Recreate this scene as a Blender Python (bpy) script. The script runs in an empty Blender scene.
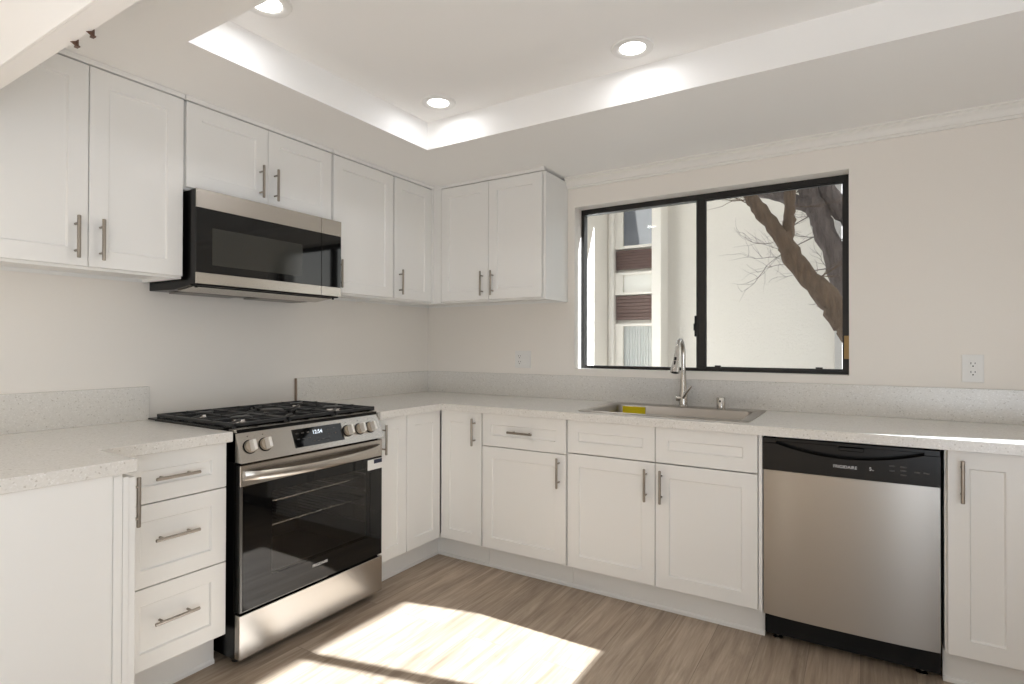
import bpy, bmesh, math, random
from mathutils import Vector, Matrix, Quaternion
R = math.radians
PI = math.pi
sc = bpy.context.scene
C = sc.collection

# ------------------------------------------------------------------ camera
def make_camera():
    yaw, pitch, roll = 0.5551, 0.0069, 0.0022
    cy, sy, cp, sp = math.cos(yaw), math.sin(yaw), math.cos(pitch), math.sin(pitch)
    right = Vector((cy, sy, 0)); fwd0 = Vector((-sy, cy, 0)); up0 = Vector((0, 0, 1))
    fwd = fwd0 * cp + up0 * sp; up = up0 * cp - fwd0 * sp
    r2 = right * math.cos(roll) + up * math.sin(roll); u2 = up * math.cos(roll) - right * math.sin(roll)
    m = Matrix((r2, u2, -fwd)).transposed().to_4x4(); m.translation = Vector((2.707, -3.1964, 1.2449))
    cd = bpy.data.cameras.new('camera'); cd.sensor_width = 36.0; cd.lens = 564.194 / 1024 * 36.0
    cd.clip_start = 0.02; cd.clip_end = 200
    cam = bpy.data.objects.new('camera', cd); C.objects.link(cam); cam.matrix_world = m
    sc.camera = cam
make_camera()

# ------------------------------------------------------------------ sky, sun, added fill lamps, exposure
w = bpy.data.worlds.new('sky'); sc.world = w; w.use_nodes = True
nt = w.node_tree; nt.nodes.clear()
sky = nt.nodes.new('ShaderNodeTexSky'); sky.sky_type = 'NISHITA'; sky.sun_disc = False
sky.sun_elevation = R(30.4); sky.sun_rotation = R(76); sky.air_density = 1.0; sky.dust_density = 2.0
hs = nt.nodes.new('ShaderNodeHueSaturation'); hs.inputs['Saturation'].default_value = 0.22
bg = nt.nodes.new('ShaderNodeBackground'); bg.inputs['Strength'].default_value = 0.17
wo = nt.nodes.new('ShaderNodeOutputWorld')
nt.links.new(sky.outputs[0], hs.inputs['Color']); nt.links.new(hs.outputs[0], bg.inputs[0]); nt.links.new(bg.outputs[0], wo.inputs[0])

def light(name, kind, loc, energy, color=(1, 1, 1), direction=None, **kw):
    l = bpy.data.lights.new(name, kind); l.energy = energy; l.color = color
    for k, v in kw.items(): setattr(l, k, v)
    o = bpy.data.objects.new(name, l); C.objects.link(o); o.location = loc
    if direction is not None: o.rotation_euler = Vector(direction).to_track_quat('-Z', 'Y').to_euler()
    return o
SUN = Vector((1, 0.25, 0.605))
light('sun', 'SUN', (8, 2, 6), 27.0, (0.85, 0.91, 1.0), -SUN, angle=R(0.5))
# added fill lamps behind and beside the camera, tilted up to brighten soffit and walls
light('fill_rear', 'AREA', (3.35, -5.20, 0.75), 10, (0.82, 0.90, 1.0), (-0.15, 1, 1.6), shape='RECTANGLE', size=1.2, size_y=1.2)
light('fill_side', 'AREA', (3.75, -3.9, 0.70), 46, (0.81, 0.89, 1.0), (-1, 0.35, 2.0), shape='RECTANGLE', size=2.0, size_y=1.2)
vs = sc.view_settings
vs.view_transform = 'Standard'; vs.look = 'None'; vs.gamma = 1.0; vs.use_curve_mapping = False; vs.exposure = 0.0
sc.cycles.max_bounces = 12; sc.cycles.diffuse_bounces = 6; sc.cycles.glossy_bounces = 6
sc.cycles.transparent_max_bounces = 12; sc.cycles.use_denoising = True
sc.cycles.sample_clamp_indirect = 8.0; sc.cycles.caustics_reflective = False; sc.cycles.caustics_refractive = False

# ------------------------------------------------------------------ materials
def s2l(c):
    return tuple((x / 12.92 if x <= 0.04045 else ((x + 0.055) / 1.055) ** 2.4) for x in [v / 255 for v in c]) + (1.0,)
def mat(name, rgb, rough=0.5, metal=0.0, **kw):
    m = bpy.data.materials.new(name); m.use_nodes = True
    b = m.node_tree.nodes['Principled BSDF']
    b.inputs['Base Color'].default_value = s2l(rgb); b.inputs['Roughness'].default_value = rough; b.inputs['Metallic'].default_value = metal
    for k, v in kw.items(): b.inputs[k].default_value = v
    return m
def nodes(m): return m.node_tree.nodes, m.node_tree.links, m.node_tree.nodes['Principled BSDF']
def add_noise(m, scale, strength, dist=0.001, stretch=(1, 1, 1), colvar=0.0, detail=3.0, roughvar=0.0):
    n, l, b = nodes(m)
    tc = n.new('ShaderNodeTexCoord'); mp = n.new('ShaderNodeMapping'); mp.inputs['Scale'].default_value = stretch
    nz = n.new('ShaderNodeTexNoise'); nz.inputs['Scale'].default_value = scale; nz.inputs['Detail'].default_value = detail
    l.new(tc.outputs['Object'], mp.inputs[0]); l.new(mp.outputs[0], nz.inputs['Vector'])
    if strength > 0:
        bp = n.new('ShaderNodeBump'); bp.inputs['Strength'].default_value = strength; bp.inputs['Distance'].default_value = dist
        l.new(nz.outputs['Fac'], bp.inputs['Height']); l.new(bp.outputs[0], b.inputs['Normal'])
    if colvar > 0:
        base = tuple(b.inputs['Base Color'].default_value)
        mx = n.new('ShaderNodeMix'); mx.data_type = 'RGBA'
        mx.inputs[6].default_value = tuple(min(1, c * (1 + colvar)) for c in base[:3]) + (1,)
        mx.inputs[7].default_value = tuple(c * (1 - colvar) for c in base[:3]) + (1,)
        l.new(nz.outputs['Fac'], mx.inputs[0]); l.new(mx.outputs[2], b.inputs['Base Color'])
    if roughvar > 0:
        r0 = b.inputs['Roughness'].default_value
        mr = n.new('ShaderNodeMapRange'); mr.inputs[3].default_value = r0 - roughvar; mr.inputs[4].default_value = r0 + roughvar
        l.new(nz.outputs['Fac'], mr.inputs[0]); l.new(mr.outputs[0], b.inputs['Roughness'])
    return m
M = {}
M['wall'] = add_noise(mat('wall_paint', (237, 232, 225), 0.6), 160, 0.25, 0.0015, colvar=0.01)
M['ceil'] = add_noise(mat('ceiling_paint', (245, 244, 242), 0.75), 120, 0.2, 0.0015)
M['trim'] = add_noise(mat('trim_paint', (238, 236, 231), 0.45), 60, 0.015, 0.0002)
M['cab'] = add_noise(mat('cabinet_white', (236, 235, 232), 0.34), 90, 0.04, 0.0005)
M['cabin'] = mat('cabinet_inside', (205, 198, 186), 0.6)
M['steel'] = add_noise(mat('stainless', (190, 184, 176), 0.27, 1.0), 5, 0.05, 0.0002, (4, 4, 420), 0.0)
M['steelv'] = add_noise(mat('stainless_panel', (172, 167, 160), 0.30, 1.0), 5, 0.05, 0.0002, (4, 4, 420), 0.0)
def brushed(m, amount, rot):
    n, l, b = nodes(m); tg = n.new('ShaderNodeTangent'); tg.direction_type = 'UV_MAP'; tg.uv_map = 'grain'
    b.inputs['Anisotropic'].default_value = amount; b.inputs['Anisotropic Rotation'].default_value = rot
    l.new(tg.outputs[0], b.inputs['Tangent'])
brushed(M['steelv'], 0.9, 0.25)
M['sink'] = add_noise(mat('sink_steel', (172, 166, 158), 0.30, 1.0), 8, 0.05, 0.0003, (200, 3, 3), 0.0)
M['chrome'] = add_noise(mat('brushed_nickel', (200, 196, 190), 0.18, 1.0), 40, 0.02, 0.0003)
M['handle'] = add_noise(mat('handle_nickel', (158, 150, 140), 0.32, 1.0), 60, 0.03, 0.0003)
M['dsteel'] = add_noise(mat('dark_steel_edge', (98, 95, 92), 0.38, 1.0), 60, 0.03, 0.0003)
M['knob'] = add_noise(mat('knob_steel', (176, 166, 152), 0.42, 1.0), 60, 0.03, 0.0003)
M['gripm'] = add_noise(mat('knob_grip', (236, 233, 228), 0.5, 0.6), 60, 0.03, 0.0003)
M['black'] = add_noise(mat('black_gloss', (11, 10, 9), 0.25, **{'Specular IOR Level': 0.25}), 40, 0.02, 0.0003)
M['blackm'] = add_noise(mat('black_matte', (13, 13, 13), 0.6, **{'Specular IOR Level': 0.25}), 80, 0.1, 0.0005)
M['iron'] = add_noise(mat('cast_iron', (32, 33, 35), 0.40), 220, 0.25, 0.0006)
M['bglass'] = add_noise(mat('black_glass', (12, 12, 12), 0.04), 3, 0.004, 0.0003)
M['mwglass'] = add_noise(mat('microwave_window', (52, 52, 48), 0.08), 900, 0.02, 0.0002)
M['white'] = add_noise(mat('white_plastic', (232, 231, 228), 0.35), 50, 0.02, 0.0003)
M['ink'] = mat('printed_white', (225, 225, 225), 0.5)
M['inkd'] = mat('printed_dark', (70, 68, 66), 0.5)
M['navy'] = mat('printed_navy', (38, 42, 62), 0.5)
M['led'] = mat('clock_digits', (230, 240, 250), 0.5, **{'Emission Color': (0.8, 0.9, 1, 1), 'Emission Strength': 0.7})
M['yellow'] = add_noise(mat('yellow_label', (250, 226, 20), 0.5), 60, 0.05, 0.0003, colvar=0.05)
M['bronze'] = add_noise(mat('dark_bronze_frame', (24, 22, 20), 0.4), 60, 0.05, 0.0004)
M['woodblk'] = add_noise(mat('raw_wood_block', (176, 146, 96), 0.7), 30, 0.1, 0.0006, (1, 1, .15), 0.15)
M['shadedraw'] = add_noise(mat('shaded_raw_edge', (150, 132, 116), 0.7), 90, 0.1, 0.0006, colvar=0.1)  # brown includes the shade on the unpolished backsplash end
M['hook'] = add_noise(mat('brown_metal', (112, 84, 70), 0.45, 0.4), 60, 0.05, 0.0004)
M['lens'] = mat('lamp_lens', (255, 252, 245), 0.5, **{'Emission Color': (1, 0.98, 0.95, 1), 'Emission Strength': 6.0})
M['rack'] = mat('oven_rack_chrome', (215, 210, 205), 0.25, 1.0)
M['cavity'] = add_noise(mat('oven_enamel', (84, 80, 76), 0.35), 200, 0.05, 0.0003)
M['mesh'] = add_noise(mat('vent_mesh', (140, 136, 130), 0.4, 1.0), 400, 0.4, 0.001)
M['stucco'] = add_noise(mat('stucco', (222, 216, 207), 0.85), 26, 0.5, 0.02, colvar=0.03, detail=6)
M['stuccot'] = add_noise(mat('smooth_stucco', (226, 221, 213), 0.8), 40, 0.2, 0.01, colvar=0.02)
M['siding'] = add_noise(mat('brown_siding', (92, 70, 64), 0.6), 12, 0.1, 0.003, (1, 1, 1), 0.06)
M['pane'] = add_noise(mat('house_pane', (96, 102, 112), 0.05, 0.0, **{'Specular IOR Level': 0.9}), 3, 0.01, 0.001)
M['blind'] = add_noise(mat('white_blind', (225, 224, 218), 0.6), 20, 0.05, 0.001)
M['curtain'] = add_noise(mat('sheer_curtain', (196, 198, 196), 0.8), 9, 0.1, 0.003, (6, 1, .2), 0.03)
M['bark'] = add_noise(mat('brown_bark', (104, 86, 70), 0.9), 26, 1.0, 0.05, (1, 1, .22), 0.6, detail=6)
M['barkg'] = add_noise(mat('grey_bark', (112, 102, 98), 0.9), 28, 1.0, 0.05, (1, 1, .2), 0.6, detail=6)
M['roof'] = add_noise(mat('red_roof', (150, 92, 84), 0.8), 20, 0.3, 0.01, colvar=0.15)
M['greyw'] = add_noise(mat('grey_wall', (186, 182, 178), 0.8), 20, 0.2, 0.01, colvar=0.03)
M['soil'] = add_noise(mat('outdoor_ground', (128, 126, 122), 0.95), 3, 0.4, 0.02, colvar=0.12)
M['rubber'] = mat('rubber', (30, 30, 30), 0.8)

def quartz():
    m = mat('speckled_quartz', (222, 218, 210), 0.22); n, l, b = nodes(m)
    tc = n.new('ShaderNodeTexCoord')
    v = n.new('ShaderNodeTexVoronoi'); v.inputs['Scale'].default_value = 230
    l.new(tc.outputs['Object'], v.inputs['Vector'])
    sp = n.new('ShaderNodeSeparateColor'); l.new(v.outputs['Color'], sp.inputs[0])
    rp = n.new('ShaderNodeValToRGB'); e = rp.color_ramp.elements
    e[0].position = 0.0; e[0].color = s2l((198, 192, 183)); e[1].position = 0.018; e[1].color = s2l((210, 206, 200))
    x = e.new(0.06); x.color = s2l((224, 221, 215)); x = e.new(0.6); x.color = s2l((228, 225, 219)); x = e.new(0.92); x.color = s2l((230, 227, 222)); x = e.new(0.97); x.color = s2l((238, 236, 232))
    l.new(sp.outputs[0], rp.inputs[0])
    nz = n.new('ShaderNodeTexNoise'); nz.inputs['Scale'].default_value = 60; nz.inputs['Detail'].default_value = 4
    l.new(tc.outputs['Object'], nz.inputs['Vector'])
    mx = n.new('ShaderNodeMix'); mx.data_type = 'RGBA'; mx.blend_type = 'MULTIPLY'; mx.inputs[0].default_value = 0.10
    l.new(rp.outputs[0], mx.inputs[6]); l.new(nz.outputs['Fac'], mx.inputs[7]); l.new(mx.outputs[2], b.inputs['Base Color'])
    return m
M['quartz'] = quartz()

def planks():
    m = mat('wood_plank_floor', (170, 148, 126), 0.42); n, l, b = nodes(m)
    tc = n.new('ShaderNodeTexCoord'); sx = n.new('ShaderNodeSeparateXYZ'); l.new(tc.outputs['Object'], sx.inputs[0])
    cb = n.new('ShaderNodeCombineXYZ'); l.new(sx.outputs['Y'], cb.inputs[0]); l.new(sx.outputs['X'], cb.inputs[1])
    br = n.new('ShaderNodeTexBrick'); br.offset = 0.37; br.offset_frequency = 2
    br.inputs['Color1'].default_value = (0, 0, 0, 1); br.inputs['Color2'].default_value = (1, 1, 1, 1); br.inputs['Mortar'].default_value = (0.5, .5, .5, 1)
    br.inputs['Scale'].default_value = 1.0; br.inputs['Mortar Size'].default_value = 0.0012; br.inputs['Mortar Smooth'].default_value = 0.2
    br.inputs['Brick Width'].default_value = 1.22; br.inputs['Row Height'].default_value = 0.18; br.inputs['Bias'].default_value = 0.0
    l.new(cb.outputs[0], br.inputs['Vector'])
    # grain: noise stretched along the plank, shifted per plank
    sc3 = n.new('ShaderNodeSeparateColor'); l.new(br.outputs['Color'], sc3.inputs[0])
    off = n.new('ShaderNodeMath'); off.operation = 'MULTIPLY'; off.inputs[1].default_value = 37.0; l.new(sc3.outputs[0], off.inputs[0])
    ax = n.new('ShaderNodeMath'); ax.operation = 'ADD'; l.new(sx.outputs['X'], ax.inputs[0]); l.new(off.outputs[0], ax.inputs[1])
    c2 = n.new('ShaderNodeCombineXYZ'); l.new(ax.outputs[0], c2.inputs[0]); l.new(sx.outputs['Y'], c2.inputs[1]); l.new(off.outputs[0], c2.inputs[2])
    mp = n.new('ShaderNodeMapping'); mp.inputs['Scale'].default_value = (9, 0.9, 1); l.new(c2.outputs[0], mp.inputs[0])
    n1 = n.new('ShaderNodeTexNoise'); n1.inputs['Scale'].default_value = 2.2; n1.inputs['Detail'].default_value = 7; n1.inputs['Roughness'].default_value = 0.62; n1.inputs['Distortion'].default_value = 0.8
    l.new(mp.outputs[0], n1.inputs['Vector'])
    mp2 = n.new('ShaderNodeMapping'); mp2.inputs['Scale'].default_value = (60, 2.0, 1); l.new(c2.outputs[0], mp2.inputs[0])
    n2 = n.new('ShaderNodeTexNoise'); n2.inputs['Scale'].default_value = 2.0; n2.inputs['Detail'].default_value = 5
    l.new(mp2.outputs[0], n2.inputs['Vector'])
    rp = n.new('ShaderNodeValToRGB'); e = rp.color_ramp.elements
    e[0].position = 0.28; e[0].color = s2l((140, 122, 104)); e[1].position = 0.72; e[1].color = s2l((196, 179, 160))
    x = e.new(0.5); x.color = s2l((171, 153, 134))
    l.new(n1.outputs['Fac'], rp.inputs[0])
    m1 = n.new('ShaderNodeMix'); m1.data_type = 'RGBA'; m1.blend_type = 'SOFT_LIGHT'; m1.inputs[0].default_value = 0.55
    l.new(rp.outputs[0], m1.inputs[6]); l.new(n2.outputs['Fac'], m1.inputs[7])
    tone = n.new('ShaderNodeMapRange'); tone.inputs[3].default_value = 0.9; tone.inputs[4].default_value = 1.08; l.new(sc3.outputs[0], tone.inputs[0])
    gap = n.new('ShaderNodeMapRange'); gap.inputs[3].default_value = 1.0; gap.inputs[4].default_value = 0.62; l.new(br.outputs['Fac'], gap.inputs[0])
    tg = n.new('ShaderNodeMath'); tg.operation = 'MULTIPLY'; l.new(tone.outputs[0], tg.inputs[0]); l.new(gap.outputs[0], tg.inputs[1])
    vm = n.new('ShaderNodeVectorMath'); vm.operation = 'SCALE'; l.new(m1.outputs[2], vm.inputs[0]); l.new(tg.outputs[0], vm.inputs['Scale'])
    l.new(vm.outputs[0], b.inputs['Base Color'])
    bp = n.new('ShaderNodeBump'); bp.inputs['Strength'].default_value = 0.12; bp.inputs['Distance'].default_value = 0.001
    l.new(n2.outputs['Fac'], bp.inputs['Height']); l.new(bp.outputs[0], b.inputs['Normal'])
    return m
M['floor'] = planks()

def glass(name, tint=(0.97, 0.98, 0.97), refl=0.06, rough=0.0):
    m = bpy.data.materials.new(name); m.use_nodes = True; n = m.node_tree.nodes; l = m.node_tree.links; n.clear()
    t = n.new('ShaderNodeBsdfTransparent'); t.inputs[0].default_value = tint + (1,)
    g = n.new('ShaderNodeBsdfGlossy'); g.inputs['Roughness'].default_value = rough
    fw = n.new('ShaderNodeLayerWeight'); fw.inputs[0].default_value = 0.5
    pw = n.new('ShaderNodeMath'); pw.operation = 'POWER'; pw.inputs[1].default_value = 5.0; l.new(fw.outputs['Facing'], pw.inputs[0])
    lw = n.new('ShaderNodeMath'); lw.operation = 'MULTIPLY_ADD'; lw.inputs[1].default_value = 0.9; lw.inputs[2].default_value = refl; l.new(pw.outputs[0], lw.inputs[0])
    mx = n.new('ShaderNodeMixShader'); o = n.new('ShaderNodeOutputMaterial')
    l.new(lw.outputs[0], mx.inputs[0]); l.new(t.outputs[0], mx.inputs[1]); l.new(g.outputs[0], mx.inputs[2]); l.new(mx.outputs[0], o.inputs[0])
    return m
M['glass'] = glass('window_glass', (0.97, 0.98, 0.97), 0.015)
M['ovenglass'] = glass('oven_window_glass', (0.74, 0.73, 0.72), 0.045)

# ------------------------------------------------------------------ mesh helpers
def BM(): return bmesh.new()
def box(bm, x0, x1, y0, y1, z0, z1, bev=0.0, seg=1):
    x0, x1 = min(x0, x1), max(x0, x1); y0, y1 = min(y0, y1), max(y0, y1); z0, z1 = min(z0, z1), max(z0, z1)
    v = [bm.verts.new(p) for p in ((x0, y0, z0), (x1, y0, z0), (x1, y1, z0), (x0, y1, z0), (x0, y0, z1), (x1, y0, z1), (x1, y1, z1), (x0, y1, z1))]
    f = [bm.faces.new([v[i] for i in q]) for q in ((3, 2, 1, 0), (4, 5, 6, 7), (0, 1, 5, 4), (1, 2, 6, 5), (2, 3, 7, 6), (3, 0, 4, 7))]
    if bev > 0:
        es = list({e for q in f for e in q.edges})
        bmesh.ops.bevel(bm, geom=es, offset=min(bev, (x1 - x0) * .45, (y1 - y0) * .45, (z1 - z0) * .45), segments=seg, profile=0.5, affect='EDGES')
def prism(bm, poly, axis, a0, a1, bev=0.0):
    """extrude a 2D polygon; axis 'x': poly is (y,z); 'y': (x,z); 'z': (x,y)"""
    def P(p, a): return {'x': (a, p[0], p[1]), 'y': (p[0], a, p[1]), 'z': (p[0], p[1], a)}[axis]
    A = [bm.verts.new(P(p, a0)) for p in poly]; B = [bm.verts.new(P(p, a1)) for p in poly]
    fs = [bm.faces.new(A), bm.faces.new(B[::-1])]
    for i in range(len(poly)):
        j = (i + 1) % len(poly); fs.append(bm.faces.new((A[i], B[i], B[j], A[j])))
    bmesh.ops.recalc_face_normals(bm, faces=fs)
    if bev > 0:
        es = list({e for q in fs for e in q.edges})
        bmesh.ops.bevel(bm, geom=es, offset=bev, segments=1, profile=0.5, affect='EDGES')
def frame_of(d):
    d = d.normalized(); a = Vector((0, 0, 1)) if abs(d.z) < 0.9 else Vector((1, 0, 0))
    u = d.cross(a).normalized(); return u, d.cross(u).normalized()
def tube(bm, pts, rad, seg=12, cap=True, jit=0.0, rng=None, closed=False):
    pts = [Vector(p) for p in pts]; n = len(pts)
    rads = rad if isinstance(rad, (list, tuple)) else [rad] * n
    rings = []; u = None
    for i, p in enumerate(pts):
        if closed: d = pts[(i + 1) % n] - pts[i - 1]
        else: d = (pts[min(i + 1, n - 1)] - pts[max(i - 1, 0)])
        d = d.normalized()
        if u is None: u, v = frame_of(d)
        else:
            u = (u - d * u.dot(d)).normalized(); v = d.cross(u).normalized()
        r = []
        for k in range(seg):
            a = 2 * PI * k / seg; q = rads[i] * (1 + (rng.uniform(-jit, jit) if rng else 0))
            r.append(bm.verts.new(p + (u * math.cos(a) + v * math.sin(a)) * q))
        rings.append(r)
    fs = []
    for i in range(n if closed else n - 1):
        A, B = rings[i], rings[(i + 1) % n]
        for k in range(seg):
            j = (k + 1) % seg; fs.append(bm.faces.new((A[k], A[j], B[j], B[k])))
    if cap and not closed: fs += [bm.faces.new(rings[0][::-1]), bm.faces.new(rings[-1])]
    bmesh.ops.recalc_face_normals(bm, faces=fs)
def cyl(bm, p0, p1, r0, r1=None, seg=20): tube(bm, [p0, p1], [r0, r0 if r1 is None else r1], seg)
def lathe(bm, prof, c=(0, 0, 0), d=(0, 0, 1), seg=32):
    """prof: list of (radius, height along d)"""
    d = Vector(d).normalized(); u, v = frame_of(d); c = Vector(c); rings = []; fs = []
    for r, h in prof:
        if r < 1e-6: rings.append([bm.verts.new(c + d * h)])
        else: rings.append([bm.verts.new(c + d * h + (u * math.cos(2 * PI * k / seg) + v * math.sin(2 * PI * k / seg)) * r) for k in range(seg)])
    for A, B in zip(rings, rings[1:]):
        for k in range(seg):
            j = (k + 1) % seg
            if len(A) == 1 and len(B) == 1: continue
            if len(A) == 1: fs.append(bm.faces.new((A[0], B[j], B[k])))
            elif len(B) == 1: fs.append(bm.faces.new((A[k], A[j], B[0])))
            else: fs.append(bm.faces.new((A[k], A[j], B[j], B[k])))
    bmesh.ops.recalc_face_normals(bm, faces=fs)
def rings_rect(bm, w, h, rings, x0=0.0, z0=0.0):
    """nested rectangles (inset, y) from back to front, capped: doors, plates"""
    L = []
    for ins, y in rings:
        L.append([bm.verts.new(p) for p in ((x0 + ins, y, z0 + ins), (x0 + w - ins, y, z0 + ins), (x0 + w - ins, y, z0 + h - ins), (x0 + ins, y, z0 + h - ins))])
    fs = [bm.faces.new(L[0]), bm.faces.new(L[-1])]
    for A, B in zip(L, L[1:]):
        for i in range(4):
            j = (i + 1) % 4; fs.append(bm.faces.new((A[i], A[j], B[j], B[i])))
    bmesh.ops.recalc_face_normals(bm, faces=fs)
def obj(name, bm, m, parent=None, loc=None, smooth=False, label=None, angle=35):
    me = bpy.data.meshes.new(name); bm.to_mesh(me); bm.free()
    me.materials.append(M[m] if isinstance(m, str) else m)
    if smooth:
        me.polygons.foreach_set('use_smooth', [True] * len(me.polygons)); me.set_sharp_from_angle(angle=R(angle))
    o = bpy.data.objects.new(name, me); C.objects.link(o)
    if parent is not None: o.parent = parent
    if loc is not None: o.location = loc
    if label: o['label'] = label
    return o
def thing(name, label, cat, loc=(0, 0, 0), rz=0.0, group=None):
    o = bpy.data.objects.new(name, None); C.objects.link(o); o.empty_display_size = 0.1
    o.location = loc; o.rotation_euler = (0, 0, R(rz)); o['label'] = label; o['category'] = cat
    if group: o['group'] = group
    return o
def tag(o, label, cat, group=None):
    o['label'] = label; o['category'] = cat
    if group: o['group'] = group
    return o
def struct(name, bm, m, parent=None, smooth=False):
    o = obj(name, bm, m, parent, smooth=smooth)
    if parent is None: o['kind'] = 'structure'
    return o
def dup(root, loc, label=None, rz=None, group=None):
    r = root.copy(); C.objects.link(r); r.location = loc
    if rz is not None: r.rotation_euler = (0, 0, R(rz))
    if label: r['label'] = label
    if group: r['group'] = group
    for ch in list(root.children):
        c = ch.copy(); C.objects.link(c); c.parent = r
        for g in list(ch.children):
            d = g.copy(); C.objects.link(d); d.parent = c
    return r
def text(name, s, size, m, parent, loc, rot=(PI / 2, 0, 0), depth=0.0004, align='CENTER', bold=0.0):
    cu = bpy.data.curves.new('lettering', 'FONT'); cu.body = s; cu.size = size; cu.align_x = align; cu.align_y = 'CENTER'
    cu.extrude = depth; cu.offset = bold
    t = bpy.data.objects.new('lettering', cu); C.objects.link(t)
    bpy.context.view_layer.update()
    me = bpy.data.meshes.new_from_object(t.evaluated_get(bpy.context.evaluated_depsgraph_get()))
    bpy.data.objects.remove(t); me.materials.clear(); me.materials.append(M[m])
    o = bpy.data.objects.new(name, me); C.objects.link(o); o.parent = parent; o.location = loc; o.rotation_euler = rot
    return o

# ------------------------------------------------------------------ dimensions
ZC, ZB = 0.914, 0.876          # worktop top / underside
CO, DX, TK = 0.661, 0.628, 0.545   # worktop edge, door face, toe kick distance from the wall
ZD = 0.136                     # door bottom
SOF, TRAY = 2.291, 2.437
UB, UT, UD = 1.521, 2.270, 0.310
XR, YF = 4.10, -5.5            # right wall, rear wall
HY0, HY1, HZ = -2.675, -2.632, 1.938   # header over the peninsula

# ------------------------------------------------------------------ the room
b = BM(); box(b, -0.12, XR + 0.12, YF - 0.12, 0.24, -0.06, 0.0); struct('floor', b, 'floor')
b = BM(); box(b, -0.12, 0.0, YF - 0.12, 0.24, 0.0, 2.70); struct('wall_left', b, 'wall')
def holed(bm, axis, a0, a1, u0, u1, z0, z1, holes):
    """slab between a0 and a1 across axis, with rectangular holes (hu0,hu1,hz0,hz1) sorted along u"""
    def bx(p0, p1, q0, q1):
        if p1 - p0 < 1e-4 or q1 - q0 < 1e-4: return
        if axis == 'y': box(bm, p0, p1, a0, a1, q0, q1)
        else: box(bm, a0, a1, p0, p1, q0, q1)
    u = u0
    for h0, h1, k0, k1 in holes:
        bx(u, h0, z0, z1); bx(h0, h1, z0, k0); bx(h0, h1, k1, z1); u = h1
    bx(u, u1, z0, z1)
WX0, WX1, WZ0, WZ1 = 1.183, 2.654, 1.104, 2.112
b = BM(); holed(b, 'y', 0.0, 0.16, 0.0, XR + 0.12, 0.0, 2.70, [(WX0, WX1, WZ0, WZ1)]); struct('wall_back', b, 'wall')
SY0, SY1, SZ0, SZ1 = -1.45, -0.285, 1.385, 2.055
b = BM(); holed(b, 'x', XR, XR + 0.12, YF, 0.0, 0.0, 2.70, [(-4.9, -2.9, 0.3, 2.2), (SY0, SY1, SZ0, SZ1)]); struct('wall_right', b, 'wall')
b = BM(); holed(b, 'y', YF - 0.12, YF, 0.0, XR + 0.12, 0.0, 2.70, [(2.75, 4.02, 0.05, 2.15)]); struct('wall_front', b, 'wall')
# ceiling: dropped soffit with a raised tray
TX0, TX1, TY0, TY1 = 0.734, 3.86, -2.139, -0.8776
b = BM()
box(b, 0.0, XR, TY1, 0.0, SOF, TRAY + 0.02); box(b, 0.0, XR, HY1, TY0, SOF, TRAY + 0.02)
box(b, 0.0, TX0, TY0, TY1, SOF, TRAY + 0.02); box(b, TX1, XR, TY0, TY1, SOF, TRAY + 0.02)
box(b, 0.0, XR, YF, 0.0, TRAY + 0.001, 2.60)
struct('ceiling', b, 'ceil')
# crown moulding along the window wall
b = BM()
prism(b, [(0, 2.226), (-0.012, 2.226), (-0.012, 2.238), (-0.020, 2.240), (-0.022, 2.250), (-0.030, 2.264), (-0.042, 2.272), (-0.042, 2.281), (-0.052, 2.283), (-0.052, SOF), (0, SOF)], 'x', 1.137, XR - 0.001)
struct('trim_1', b, 'trim')
# header over the peninsula
b = BM(); box(b, 0.0, XR, HY0, HY1, HZ, TRAY); o = struct('trim_2', b, 'ceil')
b = BM(); box(b, 0.0, XR, HY0 - 0.006, HY0, HZ, HZ + 0.020, 0.001); obj('trim_strip', b, 'ceil', o)

# ------------------------------------------------------------------ kitchen window
def make_window():
    b = BM(); y0, y1 = 0.100, 0.150
    holed(b, 'y', y0, y1, WX0, WX1, WZ0, WZ1, [(WX0 + 0.020, WX1 - 0.024, WZ0 + 0.018, WZ1 - 0.032)])
    w1 = struct('window_1', b, 'bronze')
    # fixed left light and the sliding right sash
    b = BM(); box(b, WX0 + 0.020, 1.905, 0.132, 0.136, WZ0 + 0.018, WZ1 - 0.032); p = obj('pane', b, 'glass', w1)
    b = BM(); box(b, 1.901, 1.951, 0.104, 0.146, WZ0 + 0.018, WZ1 - 0.032, 0.002)
    box(b, 1.903, 1.911, 0.098, 0.104, WZ0 + 0.018, WZ1 - 0.032); obj('meeting_stile', b, 'bronze', w1)
    b = BM(); x0, x1, z0, z1 = 1.951, WX1 - 0.024, WZ0 + 0.018, WZ1 - 0.032
    holed(b, 'y', 0.112, 0.128, x0, x1, z0, z1, [(x0 + 0.003, x1 - 0.006, z0 + 0.008, z1 - 0.006)]); sash = obj('sash', b, 'bronze', w1)
    b = BM(); box(b, x0 + 0.003, x1 - 0.006, 0.118, 0.122, z0 + 0.008, z1 - 0.006); obj('pane', b, 'glass', sash)
    for x in (2.02, 2.52):
        b = BM(); box(b, x - 0.016, x + 0.016, 0.099, 0.112, WZ0 + 0.018, WZ0 + 0.034, 0.001); obj('clip', b, 'bronze', w1)
    b = BM(); box(b, 1.893, 1.903, 0.094, 0.108, 1.30, 1.42, 0.002); box(b, 1.889, 1.896, 0.088, 0.098, 1.335, 1.375, 0.002); obj('latch', b, 'blackm', w1)
make_window()
b = BM(); box(b, 2.6315, 2.6535, 0.080, 0.0995, 1.183, 1.299, 0.001)
tag(obj('wood_block', b, 'woodblk'), 'small raw wood block against the right jamb of the dark kitchen window', 'wood block')
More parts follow.
